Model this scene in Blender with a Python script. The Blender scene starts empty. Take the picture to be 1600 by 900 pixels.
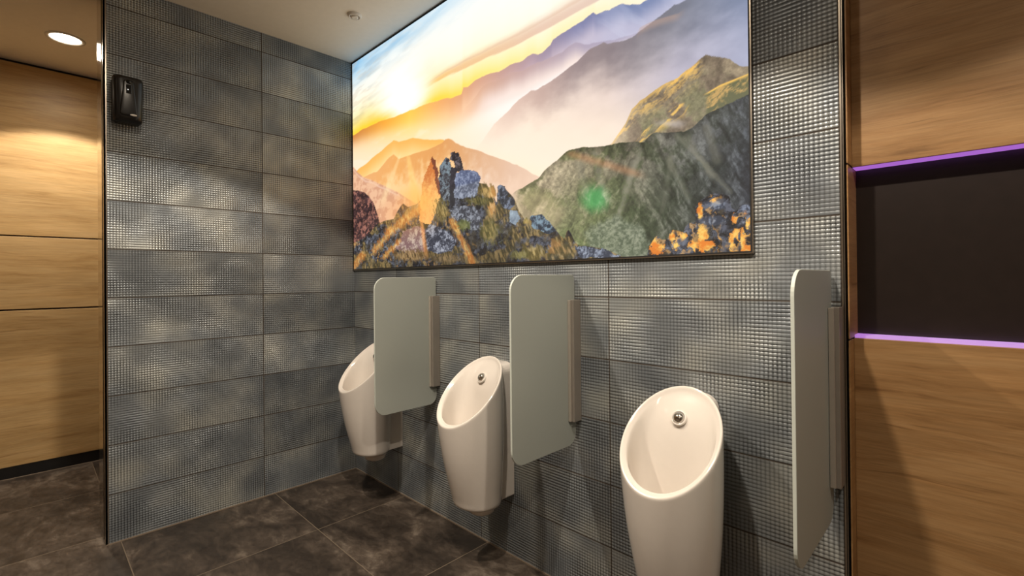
import bpy, bmesh, math
import numpy as np
from mathutils import Vector, Matrix

S = 0.25                       # one tile row = 0.25 m
C = bpy.context.scene.collection
SC = bpy.context.scene
PI = math.pi

# ------------------------------------------------------------------ camera
F_PX, YAW, PITCH, ROLL = 745.0106, 0.7758, 0.0046, -0.0097
CAM = np.array([12.6465, -6.5197, 5.2929]); SH = -16.3062
def cam_axes():
    cy, sy, cp, sp = math.cos(YAW), math.sin(YAW), math.cos(PITCH), math.sin(PITCH)
    f = np.array([-sy*cp, cy*cp, sp]); r = np.array([cy, sy, 0.0]); u = np.cross(r, f)
    cr, sr = math.cos(ROLL), math.sin(ROLL)
    return r*cr+u*sr, -r*sr+u*cr, f
CR, CU, CF = cam_axes()
cd = bpy.data.cameras.new('camera'); cam = bpy.data.objects.new('camera', cd); C.objects.link(cam)
cd.sensor_width = 36.0; cd.lens = F_PX/1600*36.0; cd.shift_y = SH/1600.0; cd.clip_start = 0.02
m = Matrix(((CR[0], CU[0], -CF[0]), (CR[1], CU[1], -CF[1]), (CR[2], CU[2], -CF[2])))
cam.matrix_world = Matrix.Translation(Vector(CAM*S)) @ m.to_4x4()
SC.camera = cam

# ------------------------------------------------------------------ node helpers
class NT:
    def __init__(s, name):
        s.m = bpy.data.materials.new(name); s.m.use_nodes = True
        s.t = s.m.node_tree; s.b = s.t.nodes['Principled BSDF']; s.out = s.t.nodes['Material Output']
    def n(s, typ, **kw):
        x = s.t.nodes.new(typ)
        for k, v in kw.items(): setattr(x, k, v)
        return x
    def set(s, sock, v):
        if hasattr(v, 'is_linked') or isinstance(v, bpy.types.NodeSocket): s.t.links.new(v, sock)
        else: sock.default_value = v
    def math(s, op, a, b=None, c=None, clamp=False):
        x = s.n('ShaderNodeMath', operation=op); x.use_clamp = clamp
        s.set(x.inputs[0], a)
        if b is not None: s.set(x.inputs[1], b)
        if c is not None: s.set(x.inputs[2], c)
        return x.outputs[0]
    def comb(s, a, b, c):
        x = s.n('ShaderNodeCombineXYZ'); s.set(x.inputs[0], a); s.set(x.inputs[1], b); s.set(x.inputs[2], c); return x.outputs[0]
    def pos(s):
        g = s.n('ShaderNodeNewGeometry'); x = s.n('ShaderNodeSeparateXYZ'); s.t.links.new(g.outputs['Position'], x.inputs[0]); return x.outputs
    def noise(s, vec, scale, detail=2, rough=.5, dist=0):
        x = s.n('ShaderNodeTexNoise'); s.set(x.inputs['Vector'], vec); x.inputs['Scale'].default_value = scale
        x.inputs['Detail'].default_value = detail; x.inputs['Roughness'].default_value = rough; x.inputs['Distortion'].default_value = dist
        return x.outputs['Fac']
    def white(s, vec):
        x = s.n('ShaderNodeTexWhiteNoise'); s.set(x.inputs['Vector'], vec); return x.outputs['Value']
    def ramp(s, f, stops, interp='LINEAR'):
        x = s.n('ShaderNodeValToRGB'); s.set(x.inputs[0], f); e = x.color_ramp.elements; x.color_ramp.interpolation = interp
        while len(e) > 1: e.remove(e[-1])
        e[0].position = stops[0][0]; e[0].color = (*stops[0][1], 1)
        for p, c in stops[1:]:
            k = e.new(p); k.color = (*c, 1)
        return x.outputs[0]
    def mix(s, f, a, b):
        x = s.n('ShaderNodeMix', data_type='RGBA'); s.set(x.inputs[0], f); s.set(x.inputs[6], a); s.set(x.inputs[7], b); return x.outputs[2]
    def mapr(s, f, a, b, c, d):
        x = s.n('ShaderNodeMapRange'); s.set(x.inputs[0], f)
        for i, v in zip((1, 2, 3, 4), (a, b, c, d)): x.inputs[i].default_value = v
        return x.outputs[0]
    def bump(s, h, dist=.001, strength=1.0, normal=None):
        x = s.n('ShaderNodeBump'); s.set(x.inputs['Height'], h); x.inputs['Distance'].default_value = dist; x.inputs['Strength'].default_value = strength
        if normal is not None: s.set(x.inputs['Normal'], normal)
        return x.outputs[0]

def g2l(c): return tuple(((v/255)/12.92 if v/255 <= .04045 else ((v/255+.055)/1.055)**2.4) for v in c)
def plain(name, col, rough=.5, metal=0.0, spec=.5, noise_amt=.06, coat=0, **kw):
    k = NT(name); p = k.n('ShaderNodeNewGeometry').outputs['Position']
    f = k.noise(p, 35, 3)
    lo = tuple(v*(1-noise_amt) for v in col); hi = tuple(min(1, v*(1+noise_amt)) for v in col)
    k.set(k.b.inputs['Base Color'], k.ramp(f, [(.3, lo), (.7, hi)]))
    k.b.inputs['Roughness'].default_value = rough; k.b.inputs['Metallic'].default_value = metal
    k.b.inputs['Specular IOR Level'].default_value = spec; k.b.inputs['Coat Weight'].default_value = coat
    for a, v in kw.items(): k.b.inputs[a].default_value = v
    return k.m
def emit(name, col, strength):
    k = NT(name); k.b.inputs['Base Color'].default_value = (.3, .3, .3, 1)
    k.b.inputs['Emission Color'].default_value = (*col, 1); k.b.inputs['Emission Strength'].default_value = strength
    return k.m

def tile_mat(name, axis, off, tw):
    """glazed relief tiles: `axis` 0 for a wall along x, 1 for a wall along y"""
    k = NT(name); p = k.pos()
    a = k.math('DIVIDE', k.math('SUBTRACT', p[axis], off*S), tw*S)
    b = k.math('DIVIDE', p[2], S)
    ca, cb = k.math('FLOOR', a), k.math('FLOOR', b)
    fa, fb = k.math('FRACT', a), k.math('FRACT', b)
    cell = k.comb(ca, cb, 3.0 + axis)
    r1 = k.white(cell); r2 = k.white(k.comb(cb, ca, 7.7+axis)); r3 = k.white(k.comb(k.math('ADD', ca, 5.3), cb, 1.1+axis))
    # coordinates that jump from tile to tile
    vec = k.comb(k.math('ADD', k.math('MULTIPLY', p[axis], 1.0), k.math('MULTIPLY', r1, 37)), k.math('ADD', p[2], k.math('MULTIPLY', r2, 53)), 0.0)
    big = k.noise(vec, 4.2, 1.5, .5)
    big2 = k.noise(vec, 9.0, 1, .4)
    wx = k.mapr(k.noise(k.comb(k.math('ADD', p[axis], k.math('MULTIPLY', r3, 91)), p[2], 4.0), 5.5, 1), .3, .7, .10, 1.15)
    wy = k.mapr(k.noise(k.comb(p[axis], k.math('ADD', p[2], k.math('MULTIPLY', r3, 71)), 9.0), 5.5, 1), .3, .7, .25, 1.15)
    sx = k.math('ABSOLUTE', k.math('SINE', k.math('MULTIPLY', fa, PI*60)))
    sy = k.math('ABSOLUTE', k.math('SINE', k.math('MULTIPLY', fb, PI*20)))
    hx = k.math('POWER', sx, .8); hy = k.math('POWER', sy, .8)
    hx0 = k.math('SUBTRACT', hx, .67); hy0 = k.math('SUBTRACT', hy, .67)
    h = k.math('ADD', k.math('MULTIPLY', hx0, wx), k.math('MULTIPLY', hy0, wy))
    # grout
    da = k.math('MULTIPLY', k.math('MINIMUM', fa, k.math('SUBTRACT', 1.0, fa)), tw)
    db = k.math('MINIMUM', fb, k.math('SUBTRACT', 1.0, fb))
    g = k.math('LESS_THAN', k.math('MINIMUM', da, db), .011)
    body = k.ramp(big, [(.27, (.18, .202, .225)), (.45, (.255, .28, .30)), (.58, (.345, .365, .365)), (.74, (.48, .49, .455))])  # uneven glaze colour; its pale patches partly paint in soft reflections
    tone = k.mapr(r1, 0, 1, .72, 1.14)
    vm = k.n('ShaderNodeVectorMath', operation='SCALE'); k.set(vm.inputs[0], body); k.set(vm.inputs[3], tone)
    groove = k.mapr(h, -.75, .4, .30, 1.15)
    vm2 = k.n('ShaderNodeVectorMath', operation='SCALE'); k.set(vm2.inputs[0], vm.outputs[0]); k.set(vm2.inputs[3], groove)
    col = k.mix(g, vm2.outputs[0], (.06, .048, .038, 1))
    k.set(k.b.inputs['Base Color'], col)
    k.set(k.b.inputs['Roughness'], k.mix(g, k.ramp(big2, [(.3, (.30,)*3), (.7, (.46,)*3)]), (.8, .8, .8, 1)))
    k.set(k.b.inputs['Metallic'], k.math('MULTIPLY', k.math('SUBTRACT', 1.0, g), .35))
    n1 = k.bump(k.math('MULTIPLY', big2, 1.0), .010, .5)
    hh = k.math('SUBTRACT', h, g)
    k.set(k.b.inputs['Normal'], k.bump(hh, .0021, 1.0, n1))
    return k.m

def wood_mat(name, axis, light=(.46, .25, .085), mid=(.36, .18, .055), dark=(.17, .075, .022), seed=0.0, rough=.42):
    k = NT(name); p = k.pos()
    cellz = k.math('ADD', p[2], seed)
    v = k.comb(k.math('MULTIPLY', p[axis], 1.0), k.math('MULTIPLY', cellz, 7.0), seed)
    warp = k.noise(k.comb(p[axis], k.math('MULTIPLY', cellz, 2.2), seed+3), 2.2, 3)
    v2 = k.comb(k.math('MULTIPLY', p[axis], 1.1), k.math('ADD', k.math('MULTIPLY', cellz, 11.0), k.math('MULTIPLY', warp, .9)), seed)
    n1 = k.noise(v2, 1.7, 7, .68, .25)
    fine = k.noise(k.comb(k.math('MULTIPLY', p[axis], 4.0), k.math('MULTIPLY', cellz, 130.0), seed), 1.5, 4, .65)
    blot = k.noise(v, 1.1, 3)
    col = k.ramp(n1, [(.24, dark), (.42, mid), (.6, light), (.8, tuple(v*1.06 for v in light))])
    streak = k.noise(k.comb(k.math('MULTIPLY', p[axis], 1.6), k.math('ADD', k.math('MULTIPLY', cellz, 34.0), k.math('MULTIPLY', warp, 3)), seed+9), 1.5, 4, .6)
    col = k.mix(k.mapr(streak, .60, .72, 0, .75), col, (*dark, 1))
    vm = k.n('ShaderNodeVectorMath', operation='SCALE'); k.set(vm.inputs[0], col)
    k.set(vm.inputs[3], k.math('MULTIPLY', k.mapr(fine, .25, .75, .80, 1.16), k.mapr(blot, .3, .7, .9, 1.08)))
    k.set(k.b.inputs['Base Color'], vm.outputs[0])
    k.b.inputs['Roughness'].default_value = rough; k.b.inputs['Specular IOR Level'].default_value = .4
    k.set(k.b.inputs['Normal'], k.bump(fine, .0004, .5))
    return k.m

def floor_mat():
    k = NT('stone_floor_tiles'); p = k.pos()
    a = k.math('DIVIDE', k.math('SUBTRACT', p[0], 2.5*S), 3*S); b = k.math('DIVIDE', k.math('SUBTRACT', p[1], -2.17*S), 3*S)
    ca, cb, fa, fb = k.math('FLOOR', a), k.math('FLOOR', b), k.math('FRACT', a), k.math('FRACT', b)
    r = k.white(k.comb(ca, cb, 2.0)); r2 = k.white(k.comb(cb, ca, 5.0))
    v = k.comb(k.math('ADD', p[0], k.math('MULTIPLY', r, 40)), k.math('ADD', k.math('MULTIPLY', p[1], 1.7), k.math('MULTIPLY', r2, 40)), 0.0)
    n1 = k.noise(v, 2.6, 6, .62, .8); n2 = k.noise(v, 11, 8, .75, .6); n3 = k.noise(v, 1.3, 2)
    f = k.math('ADD', k.math('MULTIPLY', n1, .6), k.math('MULTIPLY', n2, .4))
    col = k.ramp(f, [(.36, (.016, .011, .008)), (.46, (.034, .025, .0185)), (.54, (.066, .050, .038)), (.66, (.18, .148, .118))])
    tone = k.mapr(n3, .3, .7, .8, 1.15)
    vm = k.n('ShaderNodeVectorMath', operation='SCALE'); k.set(vm.inputs[0], col); k.set(vm.inputs[3], tone)
    d = k.math('MULTIPLY', k.math('MINIMUM', k.math('MINIMUM', fa, k.math('SUBTRACT', 1.0, fa)), k.math('MINIMUM', fb, k.math('SUBTRACT', 1.0, fb))), 3)
    g = k.math('LESS_THAN', d, .0085)
    k.set(k.b.inputs['Base Color'], k.mix(g, vm.outputs[0], (.16, .125, .09, 1)))
    k.set(k.b.inputs['Roughness'], k.mapr(n2, .3, .7, .42, .62))
    k.set(k.b.inputs['Normal'], k.bump(k.math('SUBTRACT', k.math('MULTIPLY', n2, .5), g), .0012, .6))
    return k.m

# ------------------------------------------------------------------ mesh helpers (coordinates in tile rows)
def mesh_obj(name, bm, mats, parent=None, smooth=False):
    me = bpy.data.meshes.new(name); bm.normal_update(); bm.to_mesh(me); bm.free()
    for mm in (mats if isinstance(mats, (list, tuple)) else [mats]): me.materials.append(mm)
    if smooth:
        for p in me.polygons: p.use_smooth = True
    o = bpy.data.objects.new(name, me); C.objects.link(o)
    if parent: o.parent = parent
    return o
def box(bm, x0, x1, y0, y1, z0, z1, mat=0, bevel=0, seg=2):
    b2 = bmesh.new(); bmesh.ops.create_cube(b2, size=1)
    for v in b2.verts:
        v.co = Vector(((x0+x1)/2+v.co.x*(x1-x0), (y0+y1)/2+v.co.y*(y1-y0), (z0+z1)/2+v.co.z*(z1-z0)))*S
    if bevel: bmesh.ops.bevel(b2, geom=b2.edges[:], offset=bevel*S, segments=seg, profile=.5, affect='EDGES')
    for f in b2.faces: f.material_index = mat
    t = bpy.data.meshes.new('t'); b2.to_mesh(t); b2.free(); bm.from_mesh(t); bpy.data.meshes.remove(t)
    return bm
def boxobj(name, dims, mat, parent=None, bevel=0, smooth=False):
    return mesh_obj(name, box(bmesh.new(), *dims, bevel=bevel), mat, parent, smooth)
def lathe(bm, prof, n=48, center=(0, 0, 0), axis='z', closed_ends=True):
    """prof: (radius, height) pairs, in rows"""
    cx, cy, cz = center; rings = []
    for r, h in prof:
        ring = []
        for i in range(n):
            t = 2*PI*i/n; a, b = r*math.cos(t), r*math.sin(t)
            co = (cx+a, cy+b, cz+h) if axis == 'z' else ((cx+a, cy-h, cz+b) if axis == 'y' else (cx+h, cy+a, cz+b))
            ring.append(bm.verts.new(Vector(co)*S))
        rings.append(ring)
    for k in range(len(rings)-1):
        for i in range(n):
            bm.faces.new((rings[k][i], rings[k][(i+1) % n], rings[k+1][(i+1) % n], rings[k+1][i]))
    if closed_ends:
        bm.faces.new(rings[0][::-1]); bm.faces.new(rings[-1])
    bmesh.ops.recalc_face_normals(bm, faces=bm.faces[:])
    return bm
def empty(name, loc, label, cat, group=None):
    o = bpy.data.objects.new(name, None); C.objects.link(o); o.location = Vector(loc)*S; o.empty_display_size = .05
    o['label'] = label; o['category'] = cat
    if group: o['group'] = group
    return o
def tag(o, label, cat, group=None):
    o['label'] = label; o['category'] = cat
    if group: o['group'] = group
    return o
def struct(o): o['kind'] = 'structure'; return o

# ------------------------------------------------------------------ materials
M_tileB = tile_mat('relief_tile_back', 0, 2.188, 3.111)
M_tileL = tile_mat('relief_tile_left', 1, -5.415, 3.0)
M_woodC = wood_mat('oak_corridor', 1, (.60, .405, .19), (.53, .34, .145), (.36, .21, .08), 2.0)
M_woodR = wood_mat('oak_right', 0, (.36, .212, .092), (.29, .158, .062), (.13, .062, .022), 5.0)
M_woodE = wood_mat('oak_edge', 1, (.40, .23, .095), (.33, .175, .065), (.21, .10, .036), 7.0)
M_floor = floor_mat()
M_ceil = plain('ceiling_paint', (.90, .85, .77), .7, noise_amt=.015, spec=.25)
M_plaster = plain('plaster', (.34, .28, .22), .8, noise_amt=.03)
M_dark = plain('black_gap', (.006, .005, .005), .6)
M_steel = plain('polished_steel', (.55, .50, .44), .12, 1.0, noise_amt=.02)
M_steelrefl = plain('steel_dark_reflection', (.10, .085, .07), .2, 1.0, noise_amt=.02)  # the same polished steel, darkened to paint in its dark reflection
M_trim = plain('brushed_trim', (.42, .37, .31), .3, 1.0, noise_amt=.04)
M_caulk = plain('grout_line', (.20, .155, .115), .8)
M_niche = plain('black_glass', (.014, .009, .0075), .32, spec=.5, noise_amt=.1)
M_plinth = plain('black_plinth', (.006, .0055, .006), .35)
M_ceramic = plain('white_ceramic', (.74, .69, .635), .12, spec=.5, noise_amt=.01, coat=.4)
M_chrome = plain('chrome', (.62, .60, .57), .08, 1.0, noise_amt=.02)
M_white = plain('white_plastic', (.74, .70, .64), .4, noise_amt=.02)
M_bracket = plain('anodised_bracket', (.30, .27, .235), .38, .35, noise_amt=.03)
M_bracketlit = plain('anodised_bracket_lit', (.42, .38, .33), .32, .35, noise_amt=.03)  # bracket metal again, made lighter to stand in for its lit front face
M_black = plain('black_plastic', (.007, .006, .0055), .28, noise_amt=.1)
M_blackg = plain('black_gloss_window', (.004, .004, .004), .06, noise_amt=.1)
def glass_mat(name, col, tr):
    k = NT(name); p = k.n('ShaderNodeNewGeometry').outputs['Position']
    f = k.noise(p, 3.0, 2)
    k.set(k.b.inputs['Base Color'], k.ramp(f, [(.3, tuple(v*.97 for v in col)), (.7, col)]))
    k.b.inputs['Roughness'].default_value = .5; k.b.inputs['Transmission Weight'].default_value = tr
    k.b.inputs['IOR'].default_value = 1.45
    return k.m
M_glass = glass_mat('frosted_glass', (.60, .64, .585), .42)
M_glassedge = glass_mat('polished_glass_edge', (.80, .86, .79), .3)
M_led = emit('violet_led', (.36, .12, .56), .95)
M_lamp = emit('downlight_diffuser', (1.0, .86, .66), 9.0)

# ------------------------------------------------------------------ room shell
ZC = 11.48; XE = 11.535; YB = -14.0; XR = 20.0; XF = -6.24; YL = -5.41; TH = 1.15; YW = .25; YC = 4.0
Z0, Z1 = 4.575, 6.57
struct(boxobj('floor', (XF-.5, XR+.5, YB-.5, YC+.5, -.4, 0), M_floor))
struct(boxobj('ceiling', (XF-.5, XR+.5, YB-.5, YC+.5, ZC, ZC+.4), M_ceil))
struct(boxobj('wall_back', (0, XE, 0, .8, 0, ZC), M_tileB))
struct(boxobj('wall_left', (-.35, 0, YL+.03, .8, 0, ZC), M_tileL))
struct(boxobj('wall_left_core', (-TH, -.35, YL+.06, YC, 0, ZC), M_plaster)).name = 'wall_passage'
# polished metal on the wall end
bm = bmesh.new(); box(bm, -TH, -.36, YL, YL+.06, 0, ZC); struct(mesh_obj('trim_1', bm, M_steel))
bm = bmesh.new(); box(bm, -.36, -.17, YL+.045, YL+.06, 0, ZC); struct(mesh_obj('trim_2', bm, M_steelrefl))
bm = bmesh.new(); box(bm, -.17, .012, YL-.0, YL+.03, 0, ZC); box(bm, -.02, .012, YL, YL+.05, 0, ZC); struct(mesh_obj('trim_3', bm, M_trim))
# corridor wood cladding in three boards with open black joints, plinth below
bm = bmesh.new()
for z0, z1 in ((.33, 4.575), (4.615, 6.615), (6.65, 11.40)):
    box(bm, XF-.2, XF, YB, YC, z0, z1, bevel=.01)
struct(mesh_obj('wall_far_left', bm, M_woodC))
struct(boxobj('wall_backing', (XF-.35, XF-.1, YB, YC, .3, ZC), M_dark)).name = 'trim_4'
struct(boxobj('baseboard_far_left', (XF-.35, XF-.02, YB, YC, 0, .33), M_plinth))
# back wall, wood part right of the tiles
bm = bmesh.new()
XW = 11.58
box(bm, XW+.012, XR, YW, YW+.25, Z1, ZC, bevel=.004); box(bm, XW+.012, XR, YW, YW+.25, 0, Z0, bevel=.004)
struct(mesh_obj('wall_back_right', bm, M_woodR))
bm = bmesh.new()
for z0, z1 in ((0, Z0-.012), (Z0+.012, Z1-.012), (Z1+.012, ZC)):
    box(bm, XW, XW+.012, .0, YW+(.25 if z0 > Z0-.1 and z1 < Z1+.1 else 0.0), z0, z1)
struct(mesh_obj('trim_5', bm, M_woodE))
bm = bmesh.new(); box(bm, XE, XW, .06, .6, 0, ZC); struct(mesh_obj('trim_6', bm, M_dark))
bm = bmesh.new(); box(bm, XE-.012, XE+.006, -.012, .06, 0, ZC); box(bm, XE+.012, XE+.02, .0, .08, 0, ZC); struct(mesh_obj('trim_7', bm, M_trim))
# niche with black panel and two violet light strips
tag(boxobj('niche_panel', (XW+.012, XR, YW+.24, YW+.25, Z0+.002, Z1-.002), M_niche),
    'matte black recessed panel between the two violet light strips in the wood wall', 'panel')
tag(boxobj('light_strip', (XW+.014, XR, YW+.03, YW+.238, Z1-.008, Z1-.001), M_led),
    'thin violet light strip along the upper edge of the black panel', 'light strip', 'violet light strips around the black panel')
tag(boxobj('light_strip', (XW+.014, XR, YW+.03, YW+.238, Z0+.001, Z0+.035), M_led),
    'thin violet light strip along the lower edge of the black panel', 'light strip', 'violet light strips around the black panel')
# unseen sides that close the room
struct(boxobj('wall_front', (XF, XR, YB-.4, YB, 0, ZC), M_plaster))
struct(boxobj('wall_right', (XR, XR+.4, YB, YW+.25, 0, ZC), M_plaster))
struct(boxobj('wall_corridor_end', (XF, -TH, YC-.3, YC, 0, ZC), M_plaster))
# sealant lines at the foot of the tiled walls
bm = bmesh.new(); box(bm, .0, XE, -.022, 0, 0, .022); box(bm, 0, .022, YL, 0, 0, .022); box(bm, XF-.02, XF+.02, YB, YC, 0, .012)
struct(mesh_obj('trim_8', bm, M_caulk))

# ------------------------------------------------------------------ the backlit picture
def hashn(ix, iy, s):
    h = (ix.astype(np.int64)*374761393 + iy.astype(np.int64)*668265263 + s*1442695041) & 0xFFFFFFFF
    h = ((h ^ (h >> 13))*1274126177) & 0xFFFFFFFF
    h = (h ^ (h >> 16)) & 0xFFFFFFFF
    return h/4294967295.0
def vnoise(x, y, s=0):
    ix, iy = np.floor(x), np.floor(y); fx, fy = x-ix, y-iy; fx = fx*fx*(3-2*fx); fy = fy*fy*(3-2*fy)
    a, b = hashn(ix, iy, s), hashn(ix+1, iy, s); c, d = hashn(ix, iy+1, s), hashn(ix+1, iy+1, s)
    return (a*(1-fx)+b*fx)*(1-fy)+(c*(1-fx)+d*fx)*fy
def fbm(x, y, o=4, s=0, g=.5):
    t = 0; a = 1; n = 0
    for i in range(o):
        t = t+a*vnoise(x*2**i, y*2**i, s+i); n += a; a *= g
    return t/n
def voro(x, y, s=0):
    ix, iy = np.floor(x), np.floor(y); best = np.full(x.shape, 9.); sec = np.full(x.shape, 9.); val = np.zeros(x.shape); dxv = np.zeros(x.shape)
    for i in (-1, 0, 1):
        for j in (-1, 0, 1):
            px, py = ix+i+hashn(ix+i, iy+j, s), iy+j+hashn(ix+i, iy+j, s+17)
            d = (px-x)**2+(py-y)**2; h = hashn(ix+i, iy+j, s+31)
            nb = d < best
            sec = np.where(nb, best, np.minimum(sec, d)); val = np.where(nb, h, val); dxv = np.where(nb, x-px, dxv); best = np.where(nb, d, best)
    return val, np.sqrt(sec)-np.sqrt(best), dxv
def sst(a, b, x):
    t = np.clip((x-a)/(b-a), 0, 1); return t*t*(3-2*t)
def paint(U, V, X, Z):
    """picture of a mountain sunrise; U, V only locate the motifs, X, Z (rows on the wall) drive the texture"""
    col = np.zeros(U.shape+(3,))
    def lay(m, c):
        nonlocal col
        c = np.asarray(c, float); mm = np.clip(m, 0, 1)[..., None]; col = col*(1-mm)+c*mm
    def grad(t, stops):
        ts = [s[0] for s in stops]; return np.stack([np.interp(t, ts, [s[1][i] for s in stops]) for i in range(3)], -1)
    def mixc(a, b, t):
        a = np.asarray(a, float); b = np.asarray(b, float); t = np.clip(t, 0, 1)[..., None]; return a*(1-t)+b*t
    def ridge(pts, amp=1.5, fr=5, s=0):
        xs, ys = zip(*pts); return np.interp(U, xs, ys)+(fbm(U/16, U*0+s*3.3, 5, s, .62)-.5)*4.2*amp
    n1 = fbm(X*.9, Z*5.0-X*.5, 6, 3); n2 = fbm(X*2.2, Z*13-X*1.0, 5, 8); nf = fbm(X*30, Z*30, 3, 5)
    # ---- sky
    lay(np.ones(U.shape), (254, 251, 245))
    top = sst(10.35, 11.6, Z-.05*X)
    lay(top*(.7+.7*(n1-.5)*1.4)*np.interp(X, [0, .8, 5, 9], [1.25, 1.0, .6, .35]), (108, 176, 226))
    lay(sst(.50, .66, n1)*.5*sst(8.9, 10.0, Z)*np.interp(X, [0, 1.2, 3, 5], [1, .5, .12, .05]), (158, 178, 196))
    lay(sst(.52, .68, n2)*.35*sst(8.6, 9.6, Z)*np.interp(X, [0, 2.5, 4], [1, .4, 0]), (205, 196, 186))
    H = ridge([(553, 211), (565, 203), (577, 197), (588, 193), (600, 188), (616, 183), (633, 176), (660, 165), (676, 160), (691, 154.5), (706, 153), (721, 148), (724, 137), (731, 136), (743, 125), (752, 120), (767, 114), (780, 112), (798, 100), (816, 95), (824, 88), (833, 84), (841, 86), (848, 83), (860, 70), (864, 61), (889, 46), (908, 34), (927, 18), (932, 22), (952, 15), (962, 10), (973, 5), (982, 7), (1001, 6), (1011, 0), (1060, -30), (1120, -50), (1180, -75)], 1.2, 9, 1)
    d = H-V
    yel = np.exp(-np.clip(d, 0, None)/np.interp(U, [553, 620, 700, 800, 900, 1010], [22, 26, 30, 34, 36, 34]))
    lay(yel*1.15, grad(U, [(553, (255, 214, 62)), (600, (255, 205, 60)), (680, (255, 214, 70)), (760, (255, 230, 136)), (860, (254, 236, 180)), (1000, (252, 240, 212))]))
    # streak
    st = np.interp(U, [560, 652, 700, 760, 810, 860, 930, 1000, 1180], [190, 144, 118, 90, 68, 42, 4, -40, -150])
    ds = st-V+(n2-.5)*4
    w = sst(652, 690, U)
    thick = np.interp(U, [650, 700, 800, 900, 1100], [3, 8, 12, 16, 26])
    lay(w*sst(-2, 1, ds)*(1-sst(thick*.3, thick*2.3, ds))*.75, grad(U, [(650, (246, 190, 90)), (720, (234, 182, 128)), (830, (222, 182, 160)), (1000, (215, 190, 185))]))
    lay(w*sst(thick*.9, thick*1.1, ds)*(1-sst(thick*1.1, thick*1.6, ds))*.35, (215, 175, 150))
    # sun
    r = np.hypot((U-628)/1.0, (V-142)/1.35)
    lay(1-sst(14, 62, r+(n1-.5)*22), (255, 254, 246))
    r = np.hypot(U-630, V-166); lay((1-sst(4, 18, r)), (255, 255, 250))
    # ---- ridge A
    dA = V-H
    cA = grad(U, [(553, (205, 130, 66)), (600, (244, 168, 62)), (640, (255, 202, 84)), (690, (240, 172, 108)), (740, (218, 164, 134)), (830, (176, 150, 160)), (900, (128, 128, 164)), (980, (120, 132, 170)), (1180, (128, 142, 175))])
    hz = grad(U, [(553, (252, 205, 150)), (640, (255, 218, 130)), (720, (250, 205, 165)), (830, (212, 186, 190)), (950, (190, 186, 208)), (1180, (170, 178, 205))])
    lay(sst(-.7, .7, dA), mixc(cA, hz, sst(0, 38, dA)))
    lay(sst(0, 1, dA)*sst(.45, .7, fbm(X*6+Z*6, Z*3, 3, 12))*.25*sst(870, 960, U), (205, 208, 228))
    # ridge B
    B = ridge([(700, 190), (735, 161), (745, 148), (755, 134), (760, 131), (775, 127), (787, 122), (799, 114), (816, 111), (824, 105), (833, 101), (860, 90), (877, 83), (888, 73), (899, 66), (906, 67), (913, 70), (940, 66), (975, 58), (1000, 50), (1180, -10)], 1.0, 8, 2)
    dB = V-B
    lay(sst(-.8, .8, dB)*sst(718, 775, U), mixc(grad(U, [(735, (222, 172, 140)), (800, (200, 166, 158)), (900, (176, 162, 178)), (1000, (170, 165, 190))]), (246, 226, 216), sst(0, 34, dB)))
    # luminous haze valley
    hv = grad(U, [(553, (250, 212, 160)), (640, (255, 222, 150)), (700, (254, 232, 196)), (780, (253, 238, 226)), (840, (252, 242, 238)), (1000, (225, 215, 225))])
    line = np.interp(U, [553, 640, 700, 760, 820, 880, 960, 1010], [226, 200, 196, 172, 146, 112, 72, 50])
    lay(sst(-14, 20, V-line), hv); lay(sst(-6, 10, V-line)*(1-sst(14, 40, V-line))*sst(700, 800, U)*.55, (255, 250, 244))
    lay(sst(-3, 8, V-line)*sst(.5, .75, fbm(X*1.5, Z*4, 4, 44))*.3, (255, 250, 240))
    # ridge C
    Cc = ridge([(730, 250), (755, 218), (772, 193), (797, 171), (811, 155), (830, 140.6), (837, 141), (860, 127), (881, 111), (901, 98), (912, 86), (923, 76), (943, 67), (950, 69), (968, 65), (987, 59), (996, 52), (1011, 40), (1033, 24), (1053, 8.5), (1060, 7), (1072, 0), (1120, -30), (1180, -58)], 1.0, 8, 3)
    dC = V-Cc
    cC = grad(U, [(750, (250, 226, 204)), (800, (226, 196, 180)), (850, (196, 168, 158)), (900, (156, 138, 138)), (960, (142, 130, 134)), (1050, (124, 124, 134)), (1180, (116, 130, 160))])
    fC = grad(U, [(750, (254, 236, 216)), (830, (250, 228, 208)), (950, (226, 206, 196)), (1060, (186, 180, 194)), (1180, (168, 172, 196))])
    tex = (fbm(X*3.0+Z*2, Z*5-X, 5, 21)-.5)
    cc = mixc(cC, fC, sst(0, np.interp(U, [750, 900, 1180], [60, 80, 130]), dC+tex*30))
    lay(sst(-.8, .8, dC), cc+tex[..., None]*26*np.interp(U, [800, 950, 1180], [.2, .7, 1])[..., None])
    # brown spur on C
    sp = np.interp(U, [990, 1000, 1015, 1035, 1060, 1080], [60, 42, 34, 27, 20, 5]); dsp = V-sp
    lay(sst(0, 2, dsp)*(1-sst(4, 16, dsp))*sst(992, 1004, U)*(1-sst(1050, 1075, U))*.45, (196, 160, 142))
    lay((1-sst(0, 26, np.abs(V-(214-.62*(U-985))/1.0-10+tex*20)))*sst(950, 1000, U)*.28, (216, 216, 222))
    # bright lower haze of C
    lay(sst(150, 235, V+.16*(U-850))*(1-sst(960, 1110, U+(V-160)*.5))*.8, (254, 234, 212))
    # ---- ridge D (gold and green slope)
    D = ridge([(940, 240), (957, 222), (962, 215), (977, 193), (987, 171), (1000, 158), (1016, 147), (1026, 139), (1040, 131), (1052, 124.7), (1060, 121), (1070, 112), (1079.5, 105), (1094, 92), (1103, 86), (1114, 87.5), (1124, 88), (1133, 90), (1140, 92), (1148, 99), (1155, 104), (1165, 105), (1180, 104)], 1.3, 14, 4)
    dD = V-D
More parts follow.
